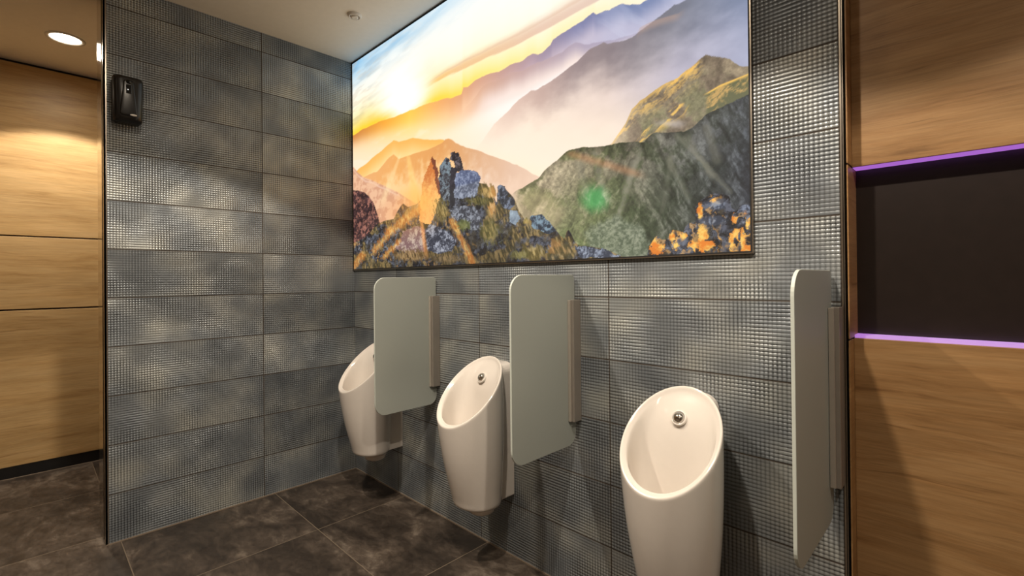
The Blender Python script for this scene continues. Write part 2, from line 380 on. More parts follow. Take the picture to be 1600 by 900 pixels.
    sA = (-U*.74+V*.67); tA = (U*.67+V*.74); gr = fbm(U/22, V/22, 5, 31); fl = fbm(sA/52+gr*.5, tA/7.5+gr*1.6, 5, 33, .6)
    g3 = fbm(X*24, Z*24, 4, 35, .7); cD = mixc((118, 104, 88), (156, 140, 116), sst(.3, .7, gr)); cD = mixc(cD, (112, 114, 82), sst(.40, .68, gr)*sst(10, 50, dD)*.6); cD = cD*(.75+.5*g3)[..., None]
    gold = sst(.48, .66, fl+(g3-.5)*.2)*.8*(1-sst(6, 48, dD))*(1-sst(1085, 1105, U)) + (1-sst(2, 9, dD))*(1-sst(1085, 1100, U))*.7
    cD = mixc(cD, (238, 190, 104), gold*.9)
    cD = mixc(cD, (250, 224, 190), (1-sst(955, 1010, U))*.45)
    lay(sst(-.8, .8, dD)*sst(945, 960, U), cD)
    e2 = np.interp(U, [985, 1010, 1040, 1060, 1090, 1105, 1125, 1150, 1180], [216, 200, 176, 162, 152, 146, 134, 124, 112]); d2 = V-e2
    lay(sst(-1, 2, d2)*sst(1100, 1108, U), mixc((104, 104, 76), (196, 160, 100), sst(.46, .74, fl+(g3-.5)*.4)))
    lay(sst(-2.5, 0, d2)*(1-sst(1, 6, d2+gr*4))*sst(1096, 1110, U), (246, 196, 100))
    lay(sst(0, 3, d2)*(1-sst(10, 30, d2))*(1-sst(1060, 1085, U))*sst(985, 1000, U)*sst(.45, .6, fl)*.9, (244, 196, 104))
    lay((1-sst(0, 1, np.hypot((U-1045)/34, (V-193)/9)+(gr-.5)*1.2))*.55, (205, 195, 190))
    # ---- left middle ridges
    L0 = np.interp(U, [553, 600, 700, 760, 840], [236, 232, 222, 235, 262])
    lay(sst(-20, 30, V-L0)*(1-sst(850, 900, U))*.55, (255, 232, 196))
    F1 = ridge([(553, 272), (562, 263), (572, 256), (581, 247), (596, 236), (606, 226), (615, 219), (623, 222), (634, 219), (645, 215.5), (662, 217.5), (693, 219), (720, 228)], .8, 9, 6); dd = V-F1
    lay(sst(-.8, .8, dd)*(1-sst(690, 720, U)), mixc((248, 184, 96), (255, 218, 150), sst(0, 30, dd)))
    F2 = ridge([(553, 290), (568, 277), (590, 267), (600, 255), (607, 247), (615, 242), (623, 248), (637, 244), (657, 237), (668, 235), (679, 230), (691, 223), (696, 217), (701, 216), (706, 218), (712, 223), (729, 231), (751, 237), (764, 242), (770, 244), (790, 251), (818, 263), (834, 272), (860, 285), (900, 300)], 1.0, 10, 7); dd = V-F2
    cF = grad(U, [(553, (236, 176, 120)), (620, (238, 172, 100)), (690, (226, 160, 96)), (740, (222, 172, 130)), (800, (226, 190, 164)), (860, (238, 208, 184))])
    tx = fbm(X*8, Z*8, 4, 51)
    lay(sst(-.8, .8, dd), mixc(cF, mixc((250, 208, 150), (238, 206, 180), sst(690, 760, U)), sst(5, 60, dd+(tx-.5)*50)))
    G = ridge([(553, 262), (560, 270), (568, 277), (580, 281), (590, 285.5), (604, 292), (620, 300), (650, 318), (700, 330)], .8, 10, 8); dd = V-G
    lay(sst(-.8, .8, dd)*(1-sst(640, 690, U)), mixc((214, 160, 128), (236, 188, 152), sst(.4, .6, tx)))
    lay(sst(2, 5, dd)*(1-sst(6, 9, dd+tx*4))*(1-sst(620, 640, U))*.5, (250, 220, 200))
    # ---- ridge E (dark green face)
    E_ = ridge([(790, 312), (805, 300), (820, 292), (840, 280), (851, 266), (868, 252), (884, 237), (895, 233), (907, 231), (932, 229), (951, 226), (966, 223), (984, 221), (1007, 222), (1012, 215), (1018, 209), (1026, 206), (1040, 208), (1055, 206), (1070, 205), (1082, 199), (1095, 187), (1104, 178), (1121, 169), (1145, 159), (1165, 149), (1180, 142)], 1.4, 16, 9); dE = V-E_
    t1 = fbm(U/26, V/26, 6, 61, .62); wv = fbm(U/34, V/34, 4, 62)*2.2
    t2a = fbm((U*.9+V*.45)/9+wv, (-U*.45+V*.9)/48, 5, 63, .62); t2b = fbm((U*.9-V*.5)/8+wv, (U*.5+V*.9)/44, 5, 64, .62)
    t2 = np.where(U > 1000, .35*t2a+.65*t2b, .65*t2a+.35*t2b)+.0; t3 = fbm(U/5, V/5, 3, 66)
    base = grad(U, [(800, (176, 160, 128)), (860, (140, 128, 104)), (930, (120, 112, 90)), (1000, (104, 100, 86)), (1080, (88, 88, 84)), (1180, (66, 70, 76))])
    green = grad(U, [(800, (126, 122, 84)), (930, (88, 92, 62)), (1010, (70, 74, 56)), (1180, (50, 53, 56))])
    low = grad(U, [(800, (150, 146, 108)), (930, (88, 100, 62)), (1010, (52, 60, 42)), (1180, (36, 37, 44))])
    cE = mixc(base, green, sst(.42, .62, t1)); cE = mixc(cE, low, sst(20, 130, dE)*.75)
    cE = mixc(cE, base*1.3+14, sst(.50, .70, t2)*.55); cE = mixc(cE, cE*.55, (1-sst(.32, .50, t2))*.6); t3b = fbm(U/4, V/4, 4, 67, .7); cE = cE*(.78+.66*t3b)[..., None]
    cE = mixc(cE, cE*.7, (1-sst(1, 14, dE+(t2-.5)*16))*.6)
    lay(sst(-.8, .8, dE)*sst(795, 815, U), cE)
    # pale gullies
    for (a, b, c, d_, w_, al) in ((1000, 240, 968, 330, 3.2, .5), (968, 330, 960, 360, 3.5, .4), (990, 255, 975, 300, 3, .35), (1045, 250, 1075, 310, 4, .4), (1058, 212, 1140, 300, 4, .4), (1105, 200, 1120, 250, 6, .35), (930, 240, 942, 300, 4, .4), (1075, 215, 1110, 275, 5, .35), (1050, 240, 1035, 330, 3, .25), (905, 255, 915, 300, 6, .3)):
        tt = np.clip(((U-a)*(c-a)+(V-b)*(d_-b))/((c-a)**2+(d_-b)**2), 0, 1)
        q = np.hypot(U-(a+(c-a)*tt), V-(b+(d_-b)*tt))+(t2-.5)*16+(t3b-.5)*8
        lay((1-sst(0, w_*1.8, q))*al*.9*sst(0, 2, dE), (160, 156, 136))
    lay(sst(0, 4, dE)*(1-sst(0, 11, np.abs(V-(238+.30*(U-885))+(t2-.5)*4)))*sst(878, 895, U)*(1-sst(985, 1015, U))*.42, (206, 140, 96))
    # scree fan
    fan = np.hypot((U-968)/58, (V-400)/66)+(t1-.5)*.5
    lay((1-sst(.8, 1.05, fan))*.75*sst(0, 1, dE), mixc((98, 108, 88), (158, 162, 140), sst(.3, .7, t3b)))
    fan = np.hypot((U-840)/42, (V-330)/38)+(t1-.5)*.5
    lay((1-sst(.7, 1.1, fan))*.45*sst(0, 1, dE), (190, 170, 132))
    # green glow
    q = np.hypot((U-930)/26, (V-311)/24)+(t2-.5)*.5
    lay((1-sst(.2, 1.25, q))*.62, mixc((72, 186, 98), (160, 226, 168), sst(.45, .7, t2)))
    # ---- foreground rocks
    wpx = (fbm(X*9, Z*9, 4, 91)-.5)*1.6; wpz = (fbm(X*9, Z*9, 4, 95)-.5)*1.6
    cv, ce, cdx = voro(X*3.6+wpx, Z*5.0+wpz, 71)
    cv2, ce2, cdx2 = voro(X*8+wpx*2.0, Z*11+wpz*2.0, 73)
    rk0 = fbm(X*9, Z*9, 6, 75, .66)
    rk = np.clip(.5+(rk0-.5)*1.1+(cv2-.5)*.22+np.clip(cdx2, -.4, .4)*-.30-(1-sst(0, .10, ce2))*.12, 0, 1)
    def rockcol(warm):
        c = mixc((30, 27, 32), (86, 90, 110), sst(.30, .68, rk)); c = mixc(c, (150, 154, 164), sst(.58, .80, rk)*sst(.3, .8, cv)*.7)
        c = mixc(c, (84, 74, 50), sst(.5, .75, fbm(X*5, Z*5, 3, 97))*.55)
        c = mixc(c, (22, 20, 26), (1-sst(.0, .14, ce))*.55)
        return mixc(c, (255, 186, 92), warm)
    # dark rock on the left
    Hh = ridge([(553, 297), (562, 299), (570, 302), (576, 306), (584, 319), (590, 335), (594, 350), (600, 372), (620, 400)], 1.4, 20, 10); dd = V-Hh
    lay(sst(-.8, .8, dd)*(1-sst(598, 612, U)), mixc((64, 46, 48), (142, 96, 84), sst(.42, .66, rk))*(.8+.4*cv2)[..., None])
    # main band
    R1 = ridge([(553, 380), (565, 374), (576, 366), (588, 350), (600, 345), (615, 342), (621, 330), (626, 322), (630, 318), (637, 324), (651, 319), (662, 308), (672, 306), (688, 302), (700, 297), (725, 292), (748, 285), (759, 288), (769, 300), (776, 317), (777.5, 292), (781, 289), (787, 291), (793, 299), (799, 305), (804, 311), (808, 322), (811, 331), (818, 341), (824, 349), (829, 338), (836, 335.5), (843, 335), (851, 340), (859, 347), (868, 358), (876, 369), (882, 373), (885, 363), (888.6, 359), (893, 366), (898, 378), (905, 384), (923, 385.6), (940, 388), (957, 394), (976, 402), (985, 408), (1005, 412), (1011, 402), (1014, 384), (1018, 379), (1025, 367.5), (1034, 374), (1043, 374), (1046, 365), (1050, 359), (1060, 361), (1068, 363), (1071, 354), (1076, 349), (1087, 347), (1086, 324), (1093, 314), (1101, 309), (1109, 304), (1118, 302), (1130, 303), (1140, 308), (1143, 325), (1151, 330), (1156, 324), (1160, 320), (1170, 319), (1180, 319)], .9, 30, 11)
    dR = V-R1
    grass = fbm(X*26+Z*10, Z*9, 4, 81)
    wl = grad(U, [(553, (0, 0, 0)), (1180, (0, 0, 0))])[..., 0]
    warm = sst(.55, .72, fbm(X*5+Z*4, Z*6, 4, 83))*sst(.05, .35, cdx*-1+.25)*.55
    warm = warm*(1-sst(690, 780, U)*.75*(1-sst(990, 1010, U)))
    wr = (sst(1010, 1016, U))*(sst(.05, .35, -cdx-.12+(rk-.5)*.6))*.5*(1-sst(1120, 1180, U)*.3)
    c = rockcol(np.clip(warm+wr, 0, 1))
    gz = sst(.47, .6, fbm(X*3.2, Z*4.2, 3, 85))*(1-sst(1000, 1010, U))
    c = mixc(c, mixc((70, 62, 34), (176, 146, 88), sst(.35, .7, grass)), gz*.75)
    c = mixc(c, c*.6, sst(20, 110, dR)*.45*(1-sst(650, 700, U)*0))
    lay(sst(-.8, .8, dR), c)
    # right-hand rocks: explicit sunlit faces
    for cx, cy_, rx, ry in ((1028, 388, 12, 9), (1022, 378, 6, 9), (1056, 384, 9, 8), (1050, 370, 5, 9), (1068, 370, 6, 7), (1094, 332, 5, 14), (1098, 366, 10, 22), (1082, 385, 9, 8), (1103, 385, 12, 9), (1150, 366, 7, 10), (1143, 380, 6, 16), (1160, 375, 5, 18), (1168, 350, 4, 12), (1148, 342, 5, 7), (1172, 388, 12, 6), (1165, 332, 4, 5)):
        q = np.hypot((U-cx)/rx, (V-cy_)/ry)+(rk-.5)*1.7
        lay((1-sst(.6, .95, q))*.95*sst(0, 1, dR), mixc((226, 128, 44), (255, 206, 104), sst(.3, .65, rk0)))
    for cx, cy_, rx, ry in ((1120, 320, 22, 9), (1166, 326, 12, 10), (1112, 345, 24, 8)):
        q = np.hypot((U-cx)/rx, (V-cy_)/ry)+(rk-.5)*1.2
        lay((1-sst(.6, 1.0, q))*.7*sst(0, 1, dR), mixc((58, 70, 100), (128, 146, 178), sst(.4, .65, rk)))
    # standing stones
    rks = np.clip(rk+(fbm(X*26, Z*26, 3, 101)-.5)*.35, 0, 1)
    def poly(pts):
        inside = np.zeros(U.shape, bool); n = len(pts); j = n-1
        uu = U+(rk0-.5)*7; vv = V+(fbm(X*9, Z*9, 4, 99)-.5)*7
        for i in range(n):
            xi, yi = pts[i]; xj, yj = pts[j]
            cnd = ((yi > vv) != (yj > vv)) & (uu < (xj-xi)*(vv-yi)/(yj-yi+1e-9)+xi); inside ^= cnd; j = i
        return inside.astype(float)
    lay(poly([(655, 345), (659, 291), (664, 275), (668, 261), (673, 249), (675.6, 244), (680, 252), (684, 266), (687, 285), (688, 305), (682, 330), (672, 352)]), mixc((206, 120, 62), (250, 190, 112), sst(262, 320, V)*1.0+(rk-.5)))
    lay(poly([(673, 249), (675.6, 244), (680, 252), (684, 266), (687, 285), (688, 305), (684, 300), (679, 268)])*.85, (112, 62, 48))
    lay(poly([(686, 262), (691, 255), (698, 245), (703, 249), (705, 262), (706, 300), (701, 322), (690, 318), (687, 300)]), mixc((52, 48, 54), (124, 140, 150), sst(.34, .74, rks)))
    lay(poly([(704, 249), (706, 238), (708, 235.6), (712, 240), (716, 238), (720, 248), (725, 262), (722, 270), (714, 268), (710, 256)]), mixc((46, 40, 44), (110, 100, 104), sst(.34, .78, rks)))
    lay(poly([(704, 262), (714, 262), (713, 300), (711, 320), (702, 322)]), mixc((30, 28, 36), (64, 60, 70), rk))
    lay(poly([(713, 272), (722, 265), (735, 265), (745.6, 269), (750, 277), (748, 291), (745, 304), (735, 309), (722, 312), (710, 309), (711, 290)]), mixc((74, 84, 114), (150, 160, 186), sst(.2, .8, rks)))
    lay(poly([(777, 292), (781, 289), (788, 291), (793, 299), (792, 308), (803, 311), (804, 320), (797, 330), (788, 326), (780, 312)]), mixc((40, 44, 58), (110, 126, 156), sst(.32, .74, rks)))
    lay(poly([(798, 330), (808, 328), (813, 342), (806, 352), (796, 348)]), mixc((90, 110, 134), (160, 186, 200), rk))
    lay(poly([(828, 340), (836, 335.5), (846, 336), (860, 348), (868, 360), (856, 366), (842, 360), (830, 352)]), mixc((36, 50, 72), (108, 150, 176), sst(.3, .75, rks)))
    lay(poly([(700, 330), (722, 322), (742, 322), (754, 345), (756, 358), (740, 360), (716, 352)]), mixc((56, 58, 72), (142, 148, 162), sst(.34, .74, rks)))
    lay(poly([(664, 358), (676, 350), (700, 362), (715, 374), (706, 392), (688, 398), (668, 392)]), mixc((48, 52, 74), (160, 164, 182), sst(.34, .76, rks)))
    lay(poly([(615, 388), (630, 362), (652, 352), (664, 360), (664, 392), (640, 398)]), mixc((126, 96, 96), (196, 176, 160), sst(.3, .75, rks)))
    lay(poly([(898, 386), (912, 384), (940, 389), (972, 401), (960, 404), (905, 402)]), mixc((52, 60, 84), (140, 152, 178), sst(.34, .76, rks)))
    lum = col.mean(-1, keepdims=True); mk = (sst(-6, 0, dR)*(col[..., 2] > col[..., 0]))[..., None]*.5
    col = col*(1-mk)+(lum*np.array([.98, 1.0, 1.04]))*mk
    # grass tufts and sunlit grass
    for cx, cy_, rx, ry, ca_, cb_ in ((690, 330, 14, 20, (96, 84, 44), (170, 150, 96)), (762, 300, 16, 12, (92, 78, 40), (214, 176, 106)), (768, 318, 8, 26, (196, 140, 76), (240, 196, 130)), (748, 314, 24, 9, (58, 56, 28), (130, 118, 66)), (766, 362, 18, 24, (78, 74, 36), (150, 134, 80)), (725, 352, 14, 10, (76, 82, 40), (128, 130, 74)), (640, 400, 34, 12, (86, 66, 40), (180, 146, 96)), (700, 404, 34, 9, (70, 58, 36), (140, 116, 80)), (835, 394, 24, 14, (98, 84, 44), (190, 166, 108)), (812, 398, 16, 9, (84, 78, 40), (150, 140, 84)), (868, 386, 12, 12, (140, 104, 60), (226, 174, 112)), (822, 346, 6, 6, (110, 100, 48), (190, 160, 96)), (880, 392, 14, 9, (80, 72, 44), (160, 128, 84))):
        q = np.hypot((U-cx)/rx, (V-cy_)/ry)+(grass-.5)*1.4
        lay((1-sst(.6, 1.05, q))*.85, mixc(ca_, cb_, sst(.3, .7, grass)))
    for a, b, c_, d_, w_ in ((585, 392, 610, 362, 5), (610, 362, 650, 330, 7), (553, 418, 566, 398, 5), (600, 402, 622, 378, 4), (706, 345, 738, 410, 5)):
        tt = np.clip(((U-a)*(c_-a)+(V-b)*(d_-b))/((c_-a)**2+(d_-b)**2), 0, 1)
        q = np.hypot(U-(a+(c_-a)*tt), V-(b+(d_-b)*tt))+(grass-.5)*9+(rk-.5)*6
        lay((1-sst(.3*w_, 1.5*w_, q))*.75*sst(-8, 0, dR), mixc((190, 112, 48), (255, 204, 116), sst(.3, .7, grass)))
    # light shafts from the sun over the left part
    def shaft(a, b, c_, d_, w0, w1, al, colr):
        tt = np.clip(((U-a)*(c_-a)+(V-b)*(d_-b))/((c_-a)**2+(d_-b)**2), 0, 1)
        q = np.hypot(U-(a+(c_-a)*tt), V-(b+(d_-b)*tt)); ww = w0+(w1-w0)*tt
        lay((1-sst(.2*ww, ww, q))*al*sst(0, .15, tt)*(1-sst(.75, 1, tt)), colr)
    shaft(628, 235, 592, 330, 2, 9, .35, (255, 232, 176)); shaft(636, 235, 654, 335, 3, 15, .5, (255, 214, 130)); shaft(652, 300, 668, 412, 2, 6, .55, (250, 160, 84))
    q = np.hypot((U-652)/34, (V-312)/34); lay((1-sst(.2, 1.1, q))*.42, (255, 182, 78))
    q = np.hypot((U-640)/60, (V-335)/46); lay((1-sst(.1, 1.1, q))*.30, (255, 170, 84))
    return np.clip(col, 0, 255)/255.0

MX1, MZ0 = 10.60, 5.595
def mural():
    root = empty('backlit_picture', (MX1/2, 0, MZ0),
                 'large backlit landscape picture of a mountain sunrise on the grey tiled wall', 'picture')
    inv = root.matrix_world.inverted()
    ypl = -.035
    # columns evenly spread in the picture, rows a little finer towards the bottom
    us = np.linspace(0, 1, 640)
    def proj(x, y, z):
        d = np.stack([x-CAM[0], y-CAM[1]+0*x, z-CAM[2]+0*x], -1); w = d@CF
        return 800+F_PX*(d@CR)/w, 450+SH-F_PX*(d@CU)/w
    xs_f = np.linspace(.03, MX1-.035, 4000); uf, _ = proj(xs_f, ypl, np.full(4000, 8.0))
    xs = np.interp(np.linspace(uf[0], uf[-1], 640), uf, xs_f)
    zs = np.concatenate([np.linspace(MZ0+.03, 8.2, 330, endpoint=False), np.linspace(8.2, ZC-.05, 230)])
    X, Z = np.meshgrid(xs, zs)
    U, V = proj(X, ypl, Z)
    col = paint(U, V, X, Z)
    lin = np.where(col <= .04045, col/12.92, ((col+.055)/1.055)**2.4)
    ny, nx = X.shape
    co = np.stack([X-MX1/2, np.full(X.shape, ypl), Z-MZ0], -1)*S
    me = bpy.data.meshes.new('printed_picture')
    nv = nx*ny; me.vertices.add(nv); me.vertices.foreach_set('co', co.reshape(-1).astype(np.float32))
    idx = np.arange(nv).reshape(ny, nx)
    q = np.stack([idx[:-1, :-1], idx[:-1, 1:], idx[1:, 1:], idx[1:, :-1]], -1).reshape(-1, 4)
    me.loops.add(q.size); me.polygons.add(len(q))
    me.loops.foreach_set('vertex_index', q.reshape(-1).astype(np.int32))
    me.polygons.foreach_set('loop_start', (np.arange(len(q))*4).astype(np.int32))
    me.update(calc_edges=True)
    at = me.color_attributes.new('print', 'FLOAT_COLOR', 'POINT')
    at.data.foreach_set('color', np.concatenate([lin, np.ones(lin.shape[:2]+(1,))], -1).reshape(-1).astype(np.float32))
    k = NT('backlit_print'); a = k.n('ShaderNodeAttribute'); a.attribute_name = 'print'
    k.b.inputs['Base Color'].default_value = (.02, .02, .02, 1); k.b.inputs['Roughness'].default_value = .6; k.b.inputs['Specular IOR Level'].default_value = .1
    k.set(k.b.inputs['Emission Color'], a.outputs['Color']); k.b.inputs['Emission Strength'].default_value = 1.02
    me.materials.append(k.m)
    o = bpy.data.objects.new('printed_picture', me); C.objects.link(o); o.parent = root
    def fr(name, w0, w1, y0, y1, mat):
        bm = bmesh.new(); cx = MX1/2
        box(bm, w0-cx, MX1-w0-cx, y0, y1, w0, w1); box(bm, w0-cx, MX1-w0-cx, y0, y1, ZC-MZ0-w1, ZC-MZ0-w0)
        box(bm, w0-cx, w1-cx, y0, y1, w1, ZC-MZ0-w1); box(bm, MX1-w1-cx, MX1-w0-cx, y0, y1, w1, ZC-MZ0-w1)
        return mesh_obj(name, bm, mat, root)
    fr('frame', .002, .016, -.052, -.002, M_trim)
    fr('gasket', .016, .038, -.044, -.002, M_dark)
    boxobj('backing', (.01-MX1/2, MX1/2-.01, ypl+.006, -.004, .02, ZC-MZ0-.02), M_dark, root)
mural()

# ------------------------------------------------------------------ urinals
def ring_pts(x0, a, T, F, n, off=0.0, k=1.0, side=0.0):
    T = np.array([0, *T]); F = np.array([0, *F]); c = (T+F)/2; H = (T-F)/2*k
    nn = np.cross(np.array([1.0, 0, 0]), H/np.linalg.norm(H)); nn = nn*(1 if nn[2] > 0 else -1)
    return [c+np.array([a*k*math.cos(t), 0, 0])+H*math.sin(t)+nn*(off-side*math.cos(t)**2) for t in (2*PI*i/n for i in range(n))]
def bowl_mesh(n=64):
    T, F, A = (-.296, 3.845), (-1.455, 2.722), .629
    R = ring_pts(0, A, T, F, n)
    Bc, Ba, Bb, Bz = -.715, .485, .43, 1.275
    B = [np.array([Ba*math.cos(2*PI*i/n), Bc+Bb*math.sin(2*PI*i/n), Bz]) for i in range(n)]
    rings = []
    # inner bowl, bottom to rim
    inner = [((-.82, 1.78), (-.98, 1.74), .10), ((-.74, 1.95), (-1.08, 1.86), .22), ((-.70, 2.35), (-1.20, 2.08), .36), ((-.67, 2.85), (-1.28, 2.36), .44), ((-.62, 3.22), (-1.325, 2.56), .485), ((-.545, 3.47), (-1.345, 2.68), .505)]
    for (t, f, a), sd in zip(inner, (0, 0, .10, .16, .17, .13)): rings.append(ring_pts(0, a, t, f, n, side=sd))
    rings.append(ring_pts(0, .522, (-.455, 3.615), (-1.362, 2.735), n, side=.07))
    rings.append(ring_pts(0, A, T, F, n, -.028, .855))
    rings.append(ring_pts(0, A, T, F, n, -.015, .90))
    rings.append(ring_pts(0, A, T, F, n, .012, .945))
    rings.append(ring_pts(0, A, T, F, n, .018, .975))
    rings.append(ring_pts(0, A, T, F, n, .004, .997))
    for s in (.02, .06, .15, .3, .45, .6, .75, .87, .95, .985):
        bul = .035*math.sin(PI*min(1, s*1.05))
        ring = []
        for r, b in zip(R, B):
            p = r*(1-s)+b*s; c = np.array([0, (1-s)*-.875+s*Bc, p[2]]); dv = p-c; dv[2] = 0
            ring.append(p+dv/np.linalg.norm(dv)*bul)
        rings.append(ring)
    for k, dz in ((.985, -.025), (.94, -.055), (.8, -.075), (.5, -.08)):
        rings.append([np.array([p[0]*k, Bc+(p[1]-Bc)*k, Bz+dz]) for p in B])
    bm = bmesh.new(); vr = [[bm.verts.new(Vector(p)*S) for p in r] for r in rings]
    for k in range(len(vr)-1):
        for i in range(n): bm.faces.new((vr[k][i], vr[k][(i+1) % n], vr[k+1][(i+1) % n], vr[k+1][i]))
    bm.faces.new(vr[0]); bm.faces.new(vr[-1][::-1])
    bmesh.ops.recalc_face_normals(bm, faces=bm.faces[:])
    return bm
def make_urinal():
    root = empty('urinal', (0, 0, 1.0), '', 'urinal', 'urinals on the tiled wall')
    def put(o): o.parent = root; o.location = Vector((0, 0, -1.0))*S; return o
    o = put(mesh_obj('bowl', bowl_mesh(), M_ceramic, None, True))
    ss = o.modifiers.new('sub', 'SUBSURF'); ss.levels = 1; ss.render_levels = 1
    # back body against the wall, rounded at the top
    bm = bmesh.new(); w, rr = .29, .2; pts = [(-w+.02, 1.20), (w-.02, 1.20)]
    pts += [(w-rr+rr*math.cos(t), 3.72-rr+rr*math.sin(t)) for t in np.linspace(0, PI/2, 8)]
    pts += [(-w+rr+rr*math.cos(t), 3.72-rr+rr*math.sin(t)) for t in np.linspace(PI/2, PI, 8)]
    f0 = [bm.verts.new(Vector((x, -.001, z))*S) for x, z in pts]; f1 = [bm.verts.new(Vector((x, -.40 if z < 3.3 else -.30, z))*S) for x, z in pts]
    bm.faces.new(f0[::-1]); bm.faces.new(f1)
    for i in range(len(pts)): bm.faces.new((f0[i], f0[(i+1) % len(pts)], f1[(i+1) % len(pts)], f1[i]))
    bmesh.ops.recalc_face_normals(bm, faces=bm.faces[:])
    o = put(mesh_obj('back_body', bm, M_ceramic)); bv = o.modifiers.new('bev', 'BEVEL'); bv.width = .004; bv.segments = 3; bv.limit_method = 'ANGLE'
    # outlet piece underneath
    bm = bmesh.new(); lathe(bm, [(.02, .985), (.19, .99), (.25, 1.03), (.30, 1.21)], 40)
    for v in bm.verts: v.co.x *= .95; v.co.y = v.co.y*.95-.60*S
    put(mesh_obj('drain_cover', bm, M_ceramic, None, True))
    # chrome sensor button on the sloping back of the bowl
    prof = [(.0001, .052), (.035, .050), (.065, .036), (.078, .012), (.080, -.02)]
    bm = bmesh.new(); lathe(bm, prof, 32, closed_ends=False)
    bm2 = bmesh.new(); lathe(bm2, [(.080, -.02), (.083, .010), (.099, .006), (.104, -.02)], 32, closed_ends=False)
    for nm, b_, mt in (('sensor_button', bm, M_chrome), ('button_collar', bm2, M_ceramic)):
        b_.transform(Matrix.Translation(Vector((-.025, -.56, 3.47))*S) @ Matrix.Rotation(math.radians(58), 4, 'X'))
        put(mesh_obj(nm, b_, mt, None, True))
    return root
def copy_tree(o, parent=None):
    c = o.copy(); C.objects.link(c)
    if parent: c.parent = parent
    for ch in list(o.children): copy_tree(ch, c)
    return c
u0 = make_urinal()
UL = ['white ceramic urinal nearest the tiled corner, partly hidden behind a frosted partition',
      'white ceramic urinal standing between the first and second frosted partitions',
      'white ceramic urinal nearest the camera, left of the rightmost partition']
for i, x in enumerate((2.147, 5.997, 9.847)):
    o = u0 if i == 0 else copy_tree(u0)
    o.location = Vector((x, 0, 1.0))*S; o['label'] = UL[i]

# ------------------------------------------------------------------ frosted partitions
def make_panel():
    root = empty('urinal_partition', (0, 0, 2.46), '', 'partition', 'frosted glass partitions beside the urinals')
    y0, y1, z0, z1, r, t = -1.565, -.03, .065, 2.905, .25, .034
    pts = []
    r0 = r
    for iy, iz, a0, r in ((1, 1, 0, .07), (0, 1, PI/2, r0), (0, 0, PI, r0), (1, 0, 1.5*PI, .2)):
        cy_ = y1-r if iy else y0+r; cz_ = z1-r if iz else z0+r
        pts += [(cy_+r*math.cos(a0+a), cz_+r*math.sin(a0+a)) for a in np.linspace(0, PI/2, 10)]
    bm = bmesh.new()
    A_ = [bm.verts.new(Vector((-t, y, z))*S) for y, z in pts]; B_ = [bm.verts.new(Vector((0, y, z))*S) for y, z in pts]
    bm.faces.new(A_[::-1]); bm.faces.new(B_); n = len(pts)
    for i in range(n):
        f = bm.faces.new((A_[i], A_[(i+1) % n], B_[(i+1) % n], B_[i])); f.material_index = 1
    bmesh.ops.recalc_face_normals(bm, faces=bm.faces[:])
    g = mesh_obj('glass_panel', bm, [M_glass, M_glassedge], root)
    bv = g.modifiers.new('bev', 'BEVEL'); bv.width = .0012; bv.segments = 2; bv.limit_method = 'ANGLE'; bv.material = 1
    b = boxobj('wall_bracket', (.018, .105, -.20, -.006, .47, 2.49), M_bracket, root, bevel=.006)
    boxobj('clamp_strip', (.004, .06, -.235, -.202, .475, 2.485), M_bracketlit, root, bevel=.006)
    return root
p0 = make_panel()
PL = ['frosted glass partition in front of the urinal nearest the tiled corner, smallest in view',
      'frosted glass partition between the middle urinal and the nearest urinal',
      'frosted glass partition seen nearly edge-on beside the wood wall']
for i, x in enumerate((3.865, 7.755, 11.425)):
    o = p0 if i == 0 else copy_tree(p0)
    o.location = Vector((x, 0, 2.46))*S; o['label'] = PL[i]

